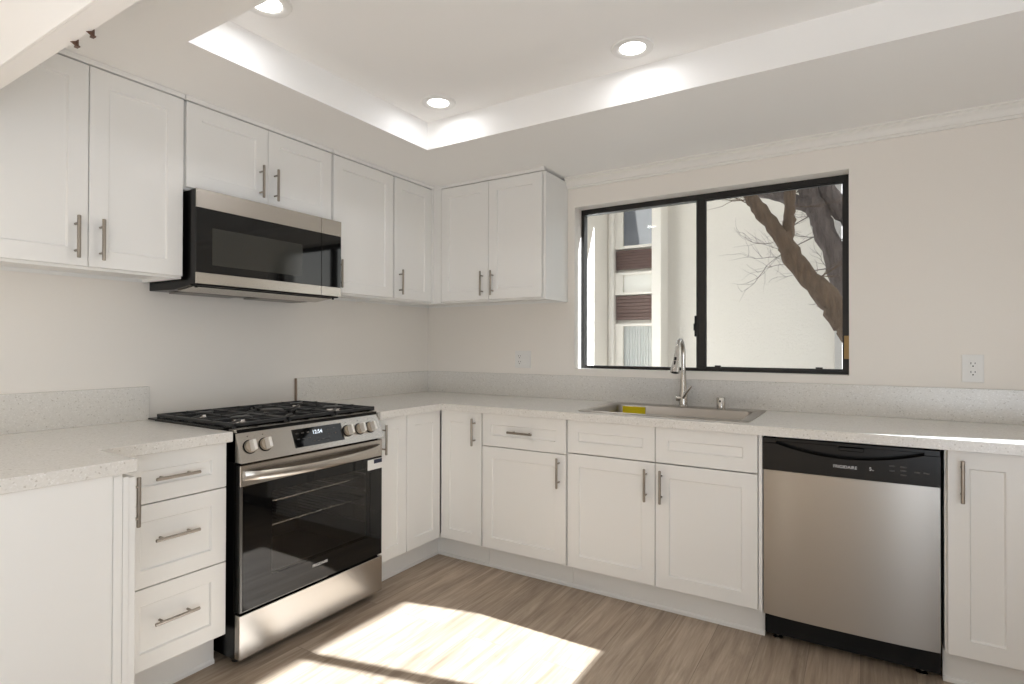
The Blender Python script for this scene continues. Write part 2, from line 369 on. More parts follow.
def plain_window(name, axis, a, u0, u1, z0, z1, muls):
    b = BM(); t = 0.04
    holed(b, axis, a, a + 0.05, u0, u1, z0, z1, [(u0 + t, u1 - t, z0 + t, z1 - t)])
    for m in muls:
        if axis == 'x': box(b, a, a + 0.05, m - 0.03, m + 0.03, z0 + t, z1 - t)
        else: box(b, m - 0.03, m + 0.03, a, a + 0.05, z0 + t, z1 - t)
    o = struct(name, b, 'bronze')
    b = BM()
    if axis == 'x': box(b, a + 0.022, a + 0.026, u0 + t, u1 - t, z0 + t, z1 - t)
    else: box(b, u0 + t, u1 - t, a + 0.022, a + 0.026, z0 + t, z1 - t)
    obj('pane', b, 'glass', o)
b = BM(); box(b, XR + 0.02, XR + 0.05, SY0, SY1, SZ0, SZ0 + 0.02); box(b, XR + 0.02, XR + 0.05, SY0, SY1, SZ1 - 0.02, SZ1); box(b, XR + 0.02, XR + 0.05, SY0, SY0 + 0.02, SZ0, SZ1)
box(b, XR + 0.02, XR + 0.05, -0.895, -0.840, SZ0, SZ1)
o = struct('window_2', b, 'bronze')
b = BM(); box(b, XR + 0.03, XR + 0.034, SY0, SY1, SZ0, SZ1); obj('pane', b, 'glass', o)
plain_window('window_3', 'x', XR + 0.03, -4.9, -2.9, 0.3, 2.2, [-3.9])
plain_window('window_4', 'y', YF - 0.09, 2.75, 4.02, 0.05, 2.15, [])

# ------------------------------------------------------------------ cabinet pieces (local: x along the wall, y=0 at the wall, front = -y)
def door_bm(x0, x1, z0, z1, yb, t=0.019, st=0.062, rec=0.008):
    b = BM()
    rings_rect(b, x1 - x0, z1 - z0, [(0, yb), (0, yb - t + 0.0018), (0.0018, yb - t), (st, yb - t), (st + 0.0045, yb - t + rec)], x0, z0)
    return b
def pull(parent, x, z, yf, vertical=True, length=0.152):
    """T-bar pull on a face at y=yf"""
    b = BM(); h = length / 2; s = 0.048; y = yf - 0.032
    d = (lambda k: (x, y, z + k)) if vertical else (lambda k: (x + k, y, z))
    tube(b, [d(-h), d(-h + 0.0015), d(h - 0.0015), d(h)], [0.0045, 0.006, 0.006, 0.0045], 14)
    for k in (-s, s):
        p = Vector(d(k)); cyl(b, (p.x, yf, p.z), (p.x, y, p.z), 0.0042, None, 10)
    return obj('handle', b, 'handle', parent, smooth=True)
def carcass(parent, x0, x1, z0, z1, yb, depth, top=False, bottom=True, t=0.016):
    """open-fronted cabinet box whose front edge is at y=-(depth)"""
    b = BM(); yf = -depth
    box(b, x0, x0 + t, yf, yb, z0, z1); box(b, x1 - t, x1, yf, yb, z0, z1)
    box(b, x0 + t, x1 - t, yb - 0.006, yb, z0, z1)
    box(b, x0 + t, x1 - t, yf, yb - 0.006, z1 - t, z1) if top else box(b, x0 + t, x1 - t, yf, yf + 0.045, z1 - t, z1)
    box(b, x0 + t, x1 - t, yf, yb - 0.006, z0 + 0.012, z0 + 0.012 + t)
    return obj('body', b, 'cab', parent)
G = 0.0015
def toe(parent, x0, x1, y=-TK, h=ZD - 0.004):
    b = BM(); box(b, x0, x1, y, y + 0.014, 0.0, h); 
    prism(b, [(y, 0.0), (y - 0.007, 0.0), (y - 0.007, 0.012), (y - 0.003, 0.018), (y, 0.018)], 'x', x0, x1)
    return obj('toe_kick', b, 'cab', parent)
FB = -(DX - 0.019)      # back plane of base doors
FU = -(UD - 0.019)
def base_cab(label, loc, rz, w, doors, drawers=(), toes=True, depth=None, toe_ext=(0, 0)):
    t = thing('base_cabinet', label, 'cabinet', loc, rz)
    carcass(t, 0, w, ZD - 0.004, ZB - 0.001, -0.004, DX - 0.0205)
    for x0, x1, z0, z1, hx, hz in doors:
        d = obj('door', door_bm(x0 + G, x1 - G, z0, z1, FB), 'cab', t)
        if hx is not None: pull(d, hx, hz, -DX)
    for x0, x1, z0, z1, hx, hz in drawers:
        d = obj('drawer_front', door_bm(x0 + G, x1 - G, z0, z1, FB, st=0.057), 'cab', t)
        if hx is not None: pull(d, hx, hz, -DX, False)
    if toes: toe(t, toe_ext[0], w - toe_ext[1])
    return t
ZT = 0.872
# --- left wall run (rz=90: local x -> world +y, front faces +x)
L0 = -2.289
t = base_cab('white three-drawer base cabinet between the stainless range and the peninsula', (0, L0, 0), 90, 0.364,
         [], [(0, 0.364, 0.702, ZT, 0.169, 0.785), (0, 0.364, 0.417, 0.698, 0.169, 0.576), (0, 0.364, ZD, 0.413, 0.169, 0.290)])
b = BM(); box(b, -0.072, -0.001, -DX + 0.004, -DX + 0.02, ZD, ZT); obj('filler', b, 'cab', t)
base_cab('narrow white base cabinet just right of the range, its pull beside the oven handle', (0, -1.140, 0), 90, 0.226,
         [(0.012, 0.226, ZD, ZT, 0.040, 0.766)])
# --- corner cabinet with two doors meeting in the corner (L-shaped, folds round the corner)
t = thing('corner_cabinet', 'white corner base cabinet with two tall doors meeting at the inside corner', 'cabinet', (0, 0, 0))
b = BM()
D0 = DX - 0.0205; q = 0.914
prism(b, [(0.004, -0.004), (q, -0.004), (q, -D0), (D0, -D0), (D0, -q), (0.004, -q)], 'z', ZD - 0.004, ZD + 0.014)
box(b, 0.004, 0.012, -q, -0.004, ZD + 0.014, ZB - 0.001); box(b, 0.012, q, -0.012, -0.004, ZD + 0.014, ZB - 0.001)
box(b, q - 0.016, q, -D0, -0.012, ZD + 0.014, ZB - 0.001); box(b, 0.012, D0, -q, -q + 0.016, ZD + 0.014, ZB - 0.001)
obj('body', b, 'cab', t)
d = obj('door', door_bm(DX + 0.004, 0.916 - G, ZD, ZT, FB, st=0.060), 'cab', t); pull(d, 0.872, 0.766, -DX)
d = obj('door', door_bm(-0.912 + G, -DX - 0.004, ZD, ZT, FB, st=0.060), 'cab', t); d.rotation_euler = (0, 0, R(90))
b = BM(); y = TK
prism(b, [(0.90, -TK), (TK, -TK), (TK, -0.914), (TK - 0.014, -0.914), (TK - 0.014, -TK + 0.014), (0.916, -TK + 0.014), (0.916, -TK)], 'z', 0, ZD - 0.004)
prism(b, [(0.916, -TK), (TK, -TK), (TK, -0.914), (TK + 0.007, -0.914), (TK + 0.007, -TK - 0.007), (0.916, -TK - 0.007)], 'z', 0, 0.015)
obj('toe_kick', b, 'cab', t)
# --- window wall run
base_cab('white base cabinet with one pulled drawer over a single door, left of the sink cabinet', (0.918, 0, 0), 0, 0.522,
         [(0.004, 0.518, ZD, 0.693, 0.4805, 0.602)], [(0.004, 0.518, 0.697, ZT, 0.259, 0.784)])
t = base_cab('wide white sink base cabinet with two plain false drawer fronts over two doors', (1.442, 0, 0), 0, 0.908,
         [(0.003, 0.452, ZD, 0.704, 0.410, 0.602), (0.452, 0.892, ZD, 0.704, 0.4825, 0.602)],
         [(0.003, 0.452, 0.709, ZT, None, 0), (0.452, 0.892, 0.709, ZT, None, 0)])
b = BM(); box(b, 0.894, 0.908, -DX + 0.004, -DX + 0.019, ZD - 0.004, ZT); obj('filler', b, 'cab', t)
t = base_cab('narrow white base cabinet with one tall door right of the dishwasher', (2.962, 0, 0), 0, 0.440,
         [(0.006, 0.233, ZD, ZT, 0.0475, 0.766)])
b = BM(); box(b, 0.235, 0.440, -DX + 0.001, -DX + 0.019, ZD - 0.004, ZT); obj('filler', b, 'cab', t)

# --- peninsula (rz=180: front faces the window wall)
t = thing('peninsula_cabinet', 'white peninsula cabinet with a flat end panel in the left foreground', 'cabinet', (0.893, -2.975, 0), 180)
# local: x=0 at the free end (world x=.893), x grows to the wall; front at local y=-.609
b = BM(); ZPB = ZB - 0.001
box(b, 0.0, 0.018, -0.572, 0.0, 0.0, ZPB); box(b, 0.018, 0.889, -0.012, 0.0, 0.0, ZPB); box(b, 0.873, 0.889, -0.572, -0.012, 0.0, ZPB); box(b, 0.018, 0.873, -0.572, -0.012, ZD, ZD + 0.016)
obj('body', b, 'cab', t)
b = BM(); box(b, -0.006, -0.0002, -0.5455, 0.0, 0.0, ZPB, 0.0012); obj('end_panel', b, 'cab', t)
b = BM(); box(b, -0.004, -0.0002, -0.5715, -0.5480, 0.0, ZPB - 0.006, 0.001); obj('side_strip', b, 'cab', t)
b = BM(); box(b, -0.003, 0.020, -0.5885, -0.5730, 0.0, ZPB - 0.012, 0.001); obj('corner_stile', b, 'cab', t)
d = obj('door', door_bm(0.001, 0.224, ZD, ZT - 0.014, -0.590, st=0.060), 'cab', t); pull(d, 0.053, 0.767, -0.609)
b = BM(); box(b, 0.02, 0.225, -0.52, -0.506, 0, ZD - 0.004); obj('toe_kick', b, 'cab', t)

# ------------------------------------------------------------------ worktops and backsplashes
b = BM(); prism(b, [(0.0005, -1.921), (CO, -1.921), (CO, -2.370), (0.911, -2.370), (0.905, -3.0), (0.0005, -3.0)], 'z', ZB, ZC, 0.0015)
tag(obj('countertop', b, 'quartz'), 'white speckled quartz countertop left of the range, wrapping onto the peninsula', 'countertop')
SX0, SX1, SYF, SYB = 1.500, 2.270, -0.560, -0.085      # sink cut-out
b = BM()
XE = 3.420; yb = -0.0005
xs = [0.0005, CO, SX0, SX1, XE]
def slab(bm, polys, z0, z1):
    for p in polys: prism(bm, p, 'z', z0, z1)
slab(b, [[(0.0005, -1.143), (CO, -1.143), (CO, -CO), (0.0005, -CO)], [(0.0005, -CO), (SX0, -CO), (SX0, yb), (0.0005, yb)],
         [(SX0, -CO), (SX1, -CO), (SX1, SYF), (SX0, SYF)], [(SX0, SYB), (SX1, SYB), (SX1, yb), (SX0, yb)], [(SX1, -CO), (XE, -CO), (XE, yb), (SX1, yb)]], ZB, ZC)
bmesh.ops.remove_doubles(b, verts=b.verts[:], dist=1e-5)
dupf = {}
for f in b.faces:
    dupf.setdefault(tuple(sorted(v.index for v in f.verts)), []).append(f)
b.verts.index_update(); dupf = {}
for f in b.faces: dupf.setdefault(tuple(sorted(v.index for v in f.verts)), []).append(f)
bmesh.ops.delete(b, geom=[f for k in dupf.values() if len(k) > 1 for f in k], context='FACES')
tag(obj('countertop', b, 'quartz'), 'long white speckled quartz countertop running from the range round the corner past the sink', 'countertop')
BZ = 1.061
b = BM(); box(b, 0.0005, 0.019, -2.9, -1.913, ZC, BZ, 0.001); tag(obj('backsplash', b, 'quartz'), 'short speckled quartz backsplash on the wall left of the range', 'backsplash')
b = BM(); box(b, 0.0005, 0.019, -1.143, -0.020, ZC, BZ, 0.001)
o = tag(obj('backsplash', b, 'quartz'), 'speckled quartz backsplash between the range and the corner, with a raw end shaded brown', 'backsplash')
b = BM(); box(b, 0.0005, 0.0185, -1.147, -1.143, ZC, BZ - 0.001); obj('shaded_raw_end', b, 'shadedraw', o, label='raw end of the backsplash, its shade in the brown colour')  # end strip with the shade of its face put into the colour
b = BM(); box(b, 0.0005, XE, -0.019, -0.0005, ZC, BZ, 0.001); tag(obj('backsplash', b, 'quartz'), 'long speckled quartz backsplash under the kitchen window', 'backsplash')

# ------------------------------------------------------------------ wall cabinets
def upper(label, loc, rz, w, doors, z0=UB, side_r=False, trim=(0, 0), fill=None):
    t = thing('wall_cabinet', label, 'cabinet', loc, rz)
    b = BM(); k = 0.016; yf = FU - 0.0015
    box(b, 0, k, yf, -0.002, z0, UT); box(b, w - k, w, yf, -0.002, z0, UT)
    box(b, k, w - k, -0.008, -0.002, z0, UT); box(b, k, w - k, yf, -0.008, UT - k, UT); box(b, k, w - k, yf, -0.008, z0 + 0.014, z0 + 0.014 + k)
    box(b, k, w - k, yf, yf + 0.018, z0, z0 + 0.014)
    obj('body', b, 'cab', t)
    for x0, x1, hx in doors:
        d = obj('door', door_bm(x0 + G, x1 - G, z0 + 0.010, UT - 0.004, FU - 0.002, st=0.062), 'cab', t)
        if hx is not None: pull(d, hx, z0 + 0.110, FU - 0.021)
    b = BM(); box(b, trim[0], w + trim[1], -UD - 0.007, -UD + 0.011, UT, SOF - 0.0005, 0.001)
    obj('top_trim', b, 'cab', t)
    if fill:
        b = BM(); box(b, fill[0], fill[1], -UD - 0.001, FU - 0.0015, z0, UT); obj('filler', b, 'cab', t)
    return t
upper('large white two-door wall cabinet left of the microwave', (0, -2.615, 0), 90, 0.690, [(0.0, 0.350, 0.309), (0.350, 0.688, 0.387)])
t = upper('short white two-door wall cabinet directly above the microwave', (0, -1.921, 0), 90, 0.766, [(0.004, 0.386, 0.343), (0.386, 0.764, 0.420)], z0=1.898)
upper('white wall cabinet with one door directly right of the microwave', (0, -1.151, 0), 90, 0.466, [(0.006, 0.460, 0.041)])
upper('narrow white wall cabinet with one door, last before the corner on the stove wall', (0, -0.684, 0), 90, 0.372, [(0.004, 0.346, 0.045)], fill=(0.348, 0.3725))
upper('white two-door wall cabinet left of the kitchen window', (0.0, 0, 0), 0, 1.137, [(0.372, 0.744, 0.703), (0.744, 1.120, 0.780)], trim=(0.318, 0.0), fill=(0.3095, 0.371))

# ------------------------------------------------------------------ microwave
def microwave():
    t = thing('microwave', 'stainless and black over-the-range microwave above the gas range', 'microwave', (0, -1.913, 0), 90)
    W = 0.760
    b = BM(); prism(b, [(-0.002, 1.486), (-0.20, 1.482), (-0.336, 1.496), (-0.336, 1.893), (-0.002, 1.893)], 'x', 0.003, W - 0.003, 0.002); obj('body', b, 'black', t)
    # bottom: filters and lamp cover
    for x0, x1 in ((0.06, 0.34), (0.42, 0.70)):
        b = BM(); box(b, x0, x1, -0.190, -0.055, 1.476, 1.4815, 0.001); obj('grease_filter', b, 'mesh', t)
    b = BM(); prism(b, [(-0.205, 1.4815), (-0.33, 1.494), (-0.331, 1.4905), (-0.205, 1.477)], 'x', 0.02, W - 0.02); obj('bottom_panel', b, 'steel', t)
    xs = 0.634; YF0, YF1 = -0.338, -0.383
    # door: steel bands and black glass
    b = BM(); box(b, 0.0, xs - 0.001, YF1 + 0.006, YF0, 1.500, 1.893, 0.002); d = obj('door', b, 'black', t)
    b = BM(); box(b, 0.0, xs - 0.001, YF1, YF1 + 0.006, 1.815, 1.893, 0.001); obj('upper_band', b, 'steel', d)
    b = BM(); box(b, 0.0, xs - 0.001, YF1, YF1 + 0.006, 1.500, 1.547, 0.001); obj('lower_band', b, 'steel', d)
    b = BM(); box(b, 0.0, xs - 0.001, YF1 + 0.001, YF1 + 0.006, 1.5475, 1.8145, 0.001); obj('glass_panel', b, 'bglass', d)
    b = BM(); box(b, 0.068, 0.519, YF1 + 0.0004, YF1 + 0.002, 1.582, 1.738); obj('window', b, 'mwglass', d)
    b = BM(); box(b, xs + 0.001, W, YF1 + 0.006, YF0, 1.500, 1.893, 0.002); c = obj('control_panel', b, 'black', t)
    b = BM(); box(b, xs + 0.001, W, YF1, YF1 + 0.006, 1.815, 1.893, 0.001); obj('upper_band', b, 'steel', c)
    b = BM(); box(b, xs + 0.001, W, YF1, YF1 + 0.006, 1.500, 1.547, 0.001); obj('lower_band', b, 'steel', c)
    b = BM(); box(b, xs + 0.001, W, YF1 + 0.001, YF1 + 0.006, 1.5475, 1.8145, 0.001); obj('key_panel', b, 'bglass', c)
    # front vent slot under the door
    b = BM(); box(b, 0.01, W - 0.01, -0.372, -0.337, 1.494, 1.4995); obj('vent', b, 'blackm', t)
    for x in (0.022, 0.738):
        b = BM(); cyl(b, (x, -0.345, 1.486), (x, -0.345, 1.494), 0.006, None, 10); obj('hinge_pin', b, 'blackm', t)
microwave()

# ------------------------------------------------------------------ gas range
def gas_range():
    t = thing('range', 'stainless steel slide-in gas range with black cast iron grates and oven', 'range', (0, -1.903, 0), 90)
    W = 0.756; DF = -0.679
    # hollow body (open oven front)
    b = BM()
    box(b, 0.0, 0.03, -0.645, -0.025, 0.03, 0.905); box(b, W - 0.03, W, -0.645, -0.025, 0.03, 0.905)
    box(b, 0.03, W - 0.03, -0.06, -0.025, 0.03, 0.905); box(b, 0.03, W - 0.03, -0.645, -0.06, 0.03, 0.23); box(b, 0.03, W - 0.03, -0.645, -0.06, 0.72, 0.905)
    obj('body', b, 'black', t)
    b = BM()
    box(b, 0.03, 0.036, -0.64, -0.066, 0.232, 0.718); box(b, W - 0.036, W - 0.03, -0.64, -0.066, 0.232, 0.718)
    box(b, 0.036, W - 0.036, -0.072, -0.066, 0.232, 0.718); box(b, 0.036, W - 0.036, -0.64, -0.072, 0.232, 0.238)
    for z in (0.36, 0.44, 0.52, 0.60):
        box(b, 0.036, 0.048, -0.60, -0.10, z, z + 0.008); box(b, W - 0.048, W - 0.036, -0.60, -0.10, z, z + 0.008)
    obj('oven_cavity', b, 'cavity', t)
    for z in (0.492, 0.592):
        b = BM()
        for y in (-0.60, -0.10): tube(b, [(0.05, y, z), (W - 0.05, y, z)], 0.0035, 8)
        for x in (0.05, W - 0.05): tube(b, [(x, -0.60, z), (x, -0.10, z)], 0.0035, 8)
        for i in range(1, 20):
            x = 0.05 + (W - 0.10) * i / 20; tube(b, [(x, -0.60, z + 0.004), (x, -0.10, z + 0.004)], 0.0018, 6)
        obj('oven_rack', b, 'rack', t, smooth=True)
    # cooktop with lips lying on the worktops
    b = BM(); box(b, -0.020, W + 0.014, -0.600, -0.022, 0.9155, 0.923, 0.003, 2); box(b, 0.01, W - 0.01, -0.645, -0.022, 0.90, 0.9155); obj('cooktop', b, 'black', t)
    # control panel with slanted face
    P0, P1 = Vector((0, -0.690, 0.790)), Vector((0, -0.640, 0.914))
    b = BM(); prism(b, [(-0.602, 0.79), (P0.y, P0.z), (P1.y, P1.z), (P1.y + 0.004, 0.917), (-0.602, 0.917)], 'x', 0.0, W, 0.001); cp = obj('control_panel', b, 'steel', t)
    nrm = Vector((0, -(P1.z - P0.z), (P1.y - P0.y))).normalized(); up = (P1 - P0).normalized()
    tilt = math.atan2(P1.y - P0.y, P1.z - P0.z)
    def on(x, z, off=0.0):
        f = (z - P0.z) / (P1.z - P0.z); p = P0.lerp(P1, f); return Vector((x, p.y, p.z)) + nrm * off
    def plate(x0, x1, z0, z1, d0, d1):
        b = BM(); A = [on(x0, z0, d0), on(x1, z0, d0), on(x1, z1, d0), on(x0, z1, d0)]; B = [on(x0, z0, d1), on(x1, z0, d1), on(x1, z1, d1), on(x0, z1, d1)]
        va = [b.verts.new(p) for p in A]; vb = [b.verts.new(p) for p in B]; b.faces.new(va[::-1]); b.faces.new(vb)
        for i in range(4): j = (i + 1) % 4; b.faces.new((va[i], va[j], vb[j], vb[i]))
        bmesh.ops.recalc_face_normals(b, faces=b.faces[:]); return b
    disp = obj('display', plate(0.248, 0.513, 0.812, 0.886, 0.0, 0.0015), 'bglass', cp)
    rot = (PI / 2 - tilt, 0, 0)
    def txt(name, s, size, m, x, z, off=0.0019, bold=0.0): text(name, s, size, m, cp, on(x, z, off), rot, 0.0002, bold=bold)
    txt('clock', '12:54', 0.024, 'led', 0.374, 0.864, bold=0.0004)
    for x, z in ((0.270, 0.868), (0.298, 0.868), (0.326, 0.868), (0.270, 0.845), (0.298, 0.845), (0.326, 0.845), (0.348, 0.828), (0.372, 0.828), (0.396, 0.828), (0.420, 0.828), (0.435, 0.868), (0.470, 0.871), (0.435, 0.848), (0.470, 0.848)):
        obj('key_mark', plate(x - 0.007, x + 0.007, z - 0.002, z + 0.002, 0.0015, 0.0019), 'inkd', cp)
    for x in (0.047, 0.114, 0.542, 0.616, 0.683):
        b = BM(); lathe(b, [(0.0, 0.0), (0.0025, 0.0), (0.0025, 0.0004), (0, 0.0004)], on(x, 0.886, 0.0003), nrm, 8); obj('knob_mark', b, 'inkd', cp)
    for x in (0.047, 0.114, 0.542, 0.616, 0.683):
        c = on(x, 0.847)
        b = BM(); lathe(b, [(0.0, 0.003), (0.0245, 0.003), (0.0240, 0.013), (0.0225, 0.015), (0.0, 0.0155)], c, nrm, 28); k = obj('knob', b, 'knob', t, smooth=True)
        b = BM(); lathe(b, [(0.0, 0.0002), (0.0280, 0.0002), (0.0280, 0.002), (0.0240, 0.004), (0.0, 0.003)], c, nrm, 28); obj('knob_ring', b, 'blackm', k)
        # grip blade across the knob
        b = BM(); h = 0.0230; wv = 0.0075; A = []
        for d0 in (0.014, 0.042):
            s = 1.0 if d0 < 0.03 else 0.86
            A.append([b.verts.new(c + nrm * d0 + up * (a * h * s) + Vector((1, 0, 0)) * (q * wv * s)) for a, q in ((-1, -1), (-1, 1), (1, 1), (1, -1))])
        b.faces.new(A[0][::-1]); b.faces.new(A[1])
        for i in range(4): j = (i + 1) % 4; b.faces.new((A[0][i], A[0][j], A[1][j], A[1][i]))
        bmesh.ops.recalc_face_normals(b, faces=b.faces[:]); bmesh.ops.bevel(b, geom=b.edges[:], offset=0.0015, segments=1, affect='EDGES')
        obj('grip', b, 'gripm', k)
    # oven door
    z0, z1, zb = 0.214, 0.780, 0.698
    b = BM(); holed(b, 'y', DF + 0.004, DF + 0.032, 0.001, W - 0.001, z0, zb, [(0.138, 0.676, 0.318, 0.655)]); box(b, 0.001, W - 0.001, DF + 0.006, DF + 0.032, zb, z1); d = obj('oven_door', b, 'black', t)
    b = BM(); box(b, 0.001, W - 0.001, DF, DF + 0.006, zb, z1, 0.002); obj('door_band', b, 'steel', d)
    b = BM(); holed(b, 'y', DF, DF + 0.004, 0.012, W - 0.004, z0 + 0.004, zb - 0.001, [(0.138, 0.676, 0.318, 0.655)]); obj('door_glass', b, 'bglass', d)
    b = BM(); box(b, 0.138, 0.676, DF + 0.0002, DF + 0.004, 0.318, 0.655); obj('oven_window', b, 'ovenglass', d)
    b = BM(); box(b, 0.001, 0.0115, DF, DF + 0.006, z0, zb - 0.001, 0.001); box(b, 0.012, 0.42, DF + 0.001, DF + 0.005, z0, z0 + 0.0035); obj('door_edge', b, 'dsteel', d)
    # bowed flat handle
    b = BM(); n = 24; A = []
    for i in range(n + 1):
        f = i / n; x = 0.016 + f * 0.716; bow = 0.050 * (1 - (2 * f - 1) ** 2) ** 0.55 if 0 < f < 1 else 0.0
        y = DF - 0.003 - bow; sag = -0.010 * (1 - (2 * f - 1) ** 2)
        prof = ((0.003, 0.019), (-0.004, 0.017), (-0.007, 0.006), (-0.007, -0.008), (-0.003, -0.017), (0.003, -0.019))
        A.append([b.verts.new((x, y + q, 0.741 + zz + sag)) for q, zz in prof])
    for P, Q in zip(A, A[1:]):
        for k in range(6): j = (k + 1) % 6; b.faces.new((P[k], P[j], Q[j], Q[k]))
    b.faces.new(A[0]); b.faces.new(A[-1][::-1]); bmesh.ops.recalc_face_normals(b, faces=b.faces[:])
    obj('handle', b, 'steel', d, smooth=True, angle=40)
    text('lettering', 'FRIGIDAIRE', 0.0160, 'ink', d, (0.379, DF - 0.0004, 0.286), depth=0.0003)
    b = BM(); box(b, 0.657, 0.752, DF - 0.0012, DF - 0.0003, 0.640, 0.690); s = obj('sticker', b, 'white', d, label='white and navy paper sticker on the oven door')
    b = BM(); box(b, 0.697, 0.751, DF - 0.0016, DF - 0.0012, 0.668, 0.688); obj('sticker_print', b, 'navy', s) if False else obj('sticker_print', b, 'navy', d)
    # bottom drawer
    b = BM(); box(b, 0.0, W, DF, DF + 0.032, 0.034, 0.204, 0.003, 2); obj('drawer', b, 'steel', t)
    b = BM(); box(b, 0.02, W - 0.02, -0.64, -0.06, 0.02, 0.03); obj('base_pan', b, 'blackm', t)
    for x in (0.04, W - 0.04):
        for y in (-0.60, -0.08):
            b = BM(); lathe(b, [(0, 0), (0.018, 0), (0.018, 0.008), (0.01, 0.012), (0.01, 0.03), (0, 0.03)], (x, y, 0), (0, 0, 1), 16); obj('foot', b, 'blackm', t)
    # burners
    for x, y, r in ((0.135, -0.475, 0.046), (0.135, -0.195, 0.038), (0.378, -0.335, 0.055), (0.621, -0.475, 0.052), (0.621, -0.195, 0.034)):
        b = BM(); lathe(b, [(0, 0), (r * 1.25, 0), (r * 1.2, 0.006), (r, 0.007), (r * 0.95, 0.014), (0, 0.014)], (x, y, 0.922), (0, 0, 1), 28); bu = obj('burner', b, 'rack', t, smooth=True)
        b = BM(); lathe(b, [(0, 0), (r * 0.92, 0), (r * 0.92, 0.006), (r * 0.8, 0.009), (0, 0.010)], (x, y, 0.9362), (0, 0, 1), 28); obj('burner_cap', b, 'iron', bu, smooth=True)
    # cast iron grates: three
    for gi, (x0, x1) in enumerate(((0.004, 0.250), (0.255, 0.501), (0.506, 0.752))):
        b = BM(); ya, yb_, zt, zl, s = -0.628, -0.050, 0.940, 0.927, 0.011
        box(b, x0, x1, ya, ya + s, zl, zt, 0.002); box(b, x0, x1, yb_ - s, yb_, zl, zt, 0.002)
        box(b, x0, x0 + s, ya, yb_, zl, zt, 0.002); box(b, x1 - s, x1, ya, yb_, zl, zt, 0.002)
        xm = (x0 + x1) / 2
        box(b, x0, x1, -0.345, -0.345 + s, zl, zt, 0.002)
        for yc in ((-0.475, -0.195)):
            for sx in (-1, 1):
                box(b, xm + sx * 0.028, (x1 if sx > 0 else x0), yc - 0.005, yc + 0.005, zl, zt + 0.003, 0.002)
            box(b, xm - 0.005, xm + 0.005, yc + 0.03, yc + 0.13, zl, zt + 0.003, 0.002); box(b, xm - 0.005, xm + 0.005, yc - 0.14, yc - 0.03, zl, zt + 0.003, 0.002)
            for sx in (-1, 1):
                for sy in (-1, 1):
                    p0 = Vector((xm + sx * 0.03, yc + sy * 0.045, zt - 0.004)); p1 = Vector((xm + sx * 0.114, yc + sy * 0.11, zt - 0.006)); tube(b, [p0, p1], [0.006, 0.005], 6)
        for x in (x0 + 0.006, x1 - 0.006):
            for y in (ya + 0.006, -0.339, yb_ - 0.006): cyl(b, (x, y, 0.9205), (x, y, zl + 0.002), 0.008, 0.006, 8)
        obj('grate', b, 'iron', t)
gas_range()

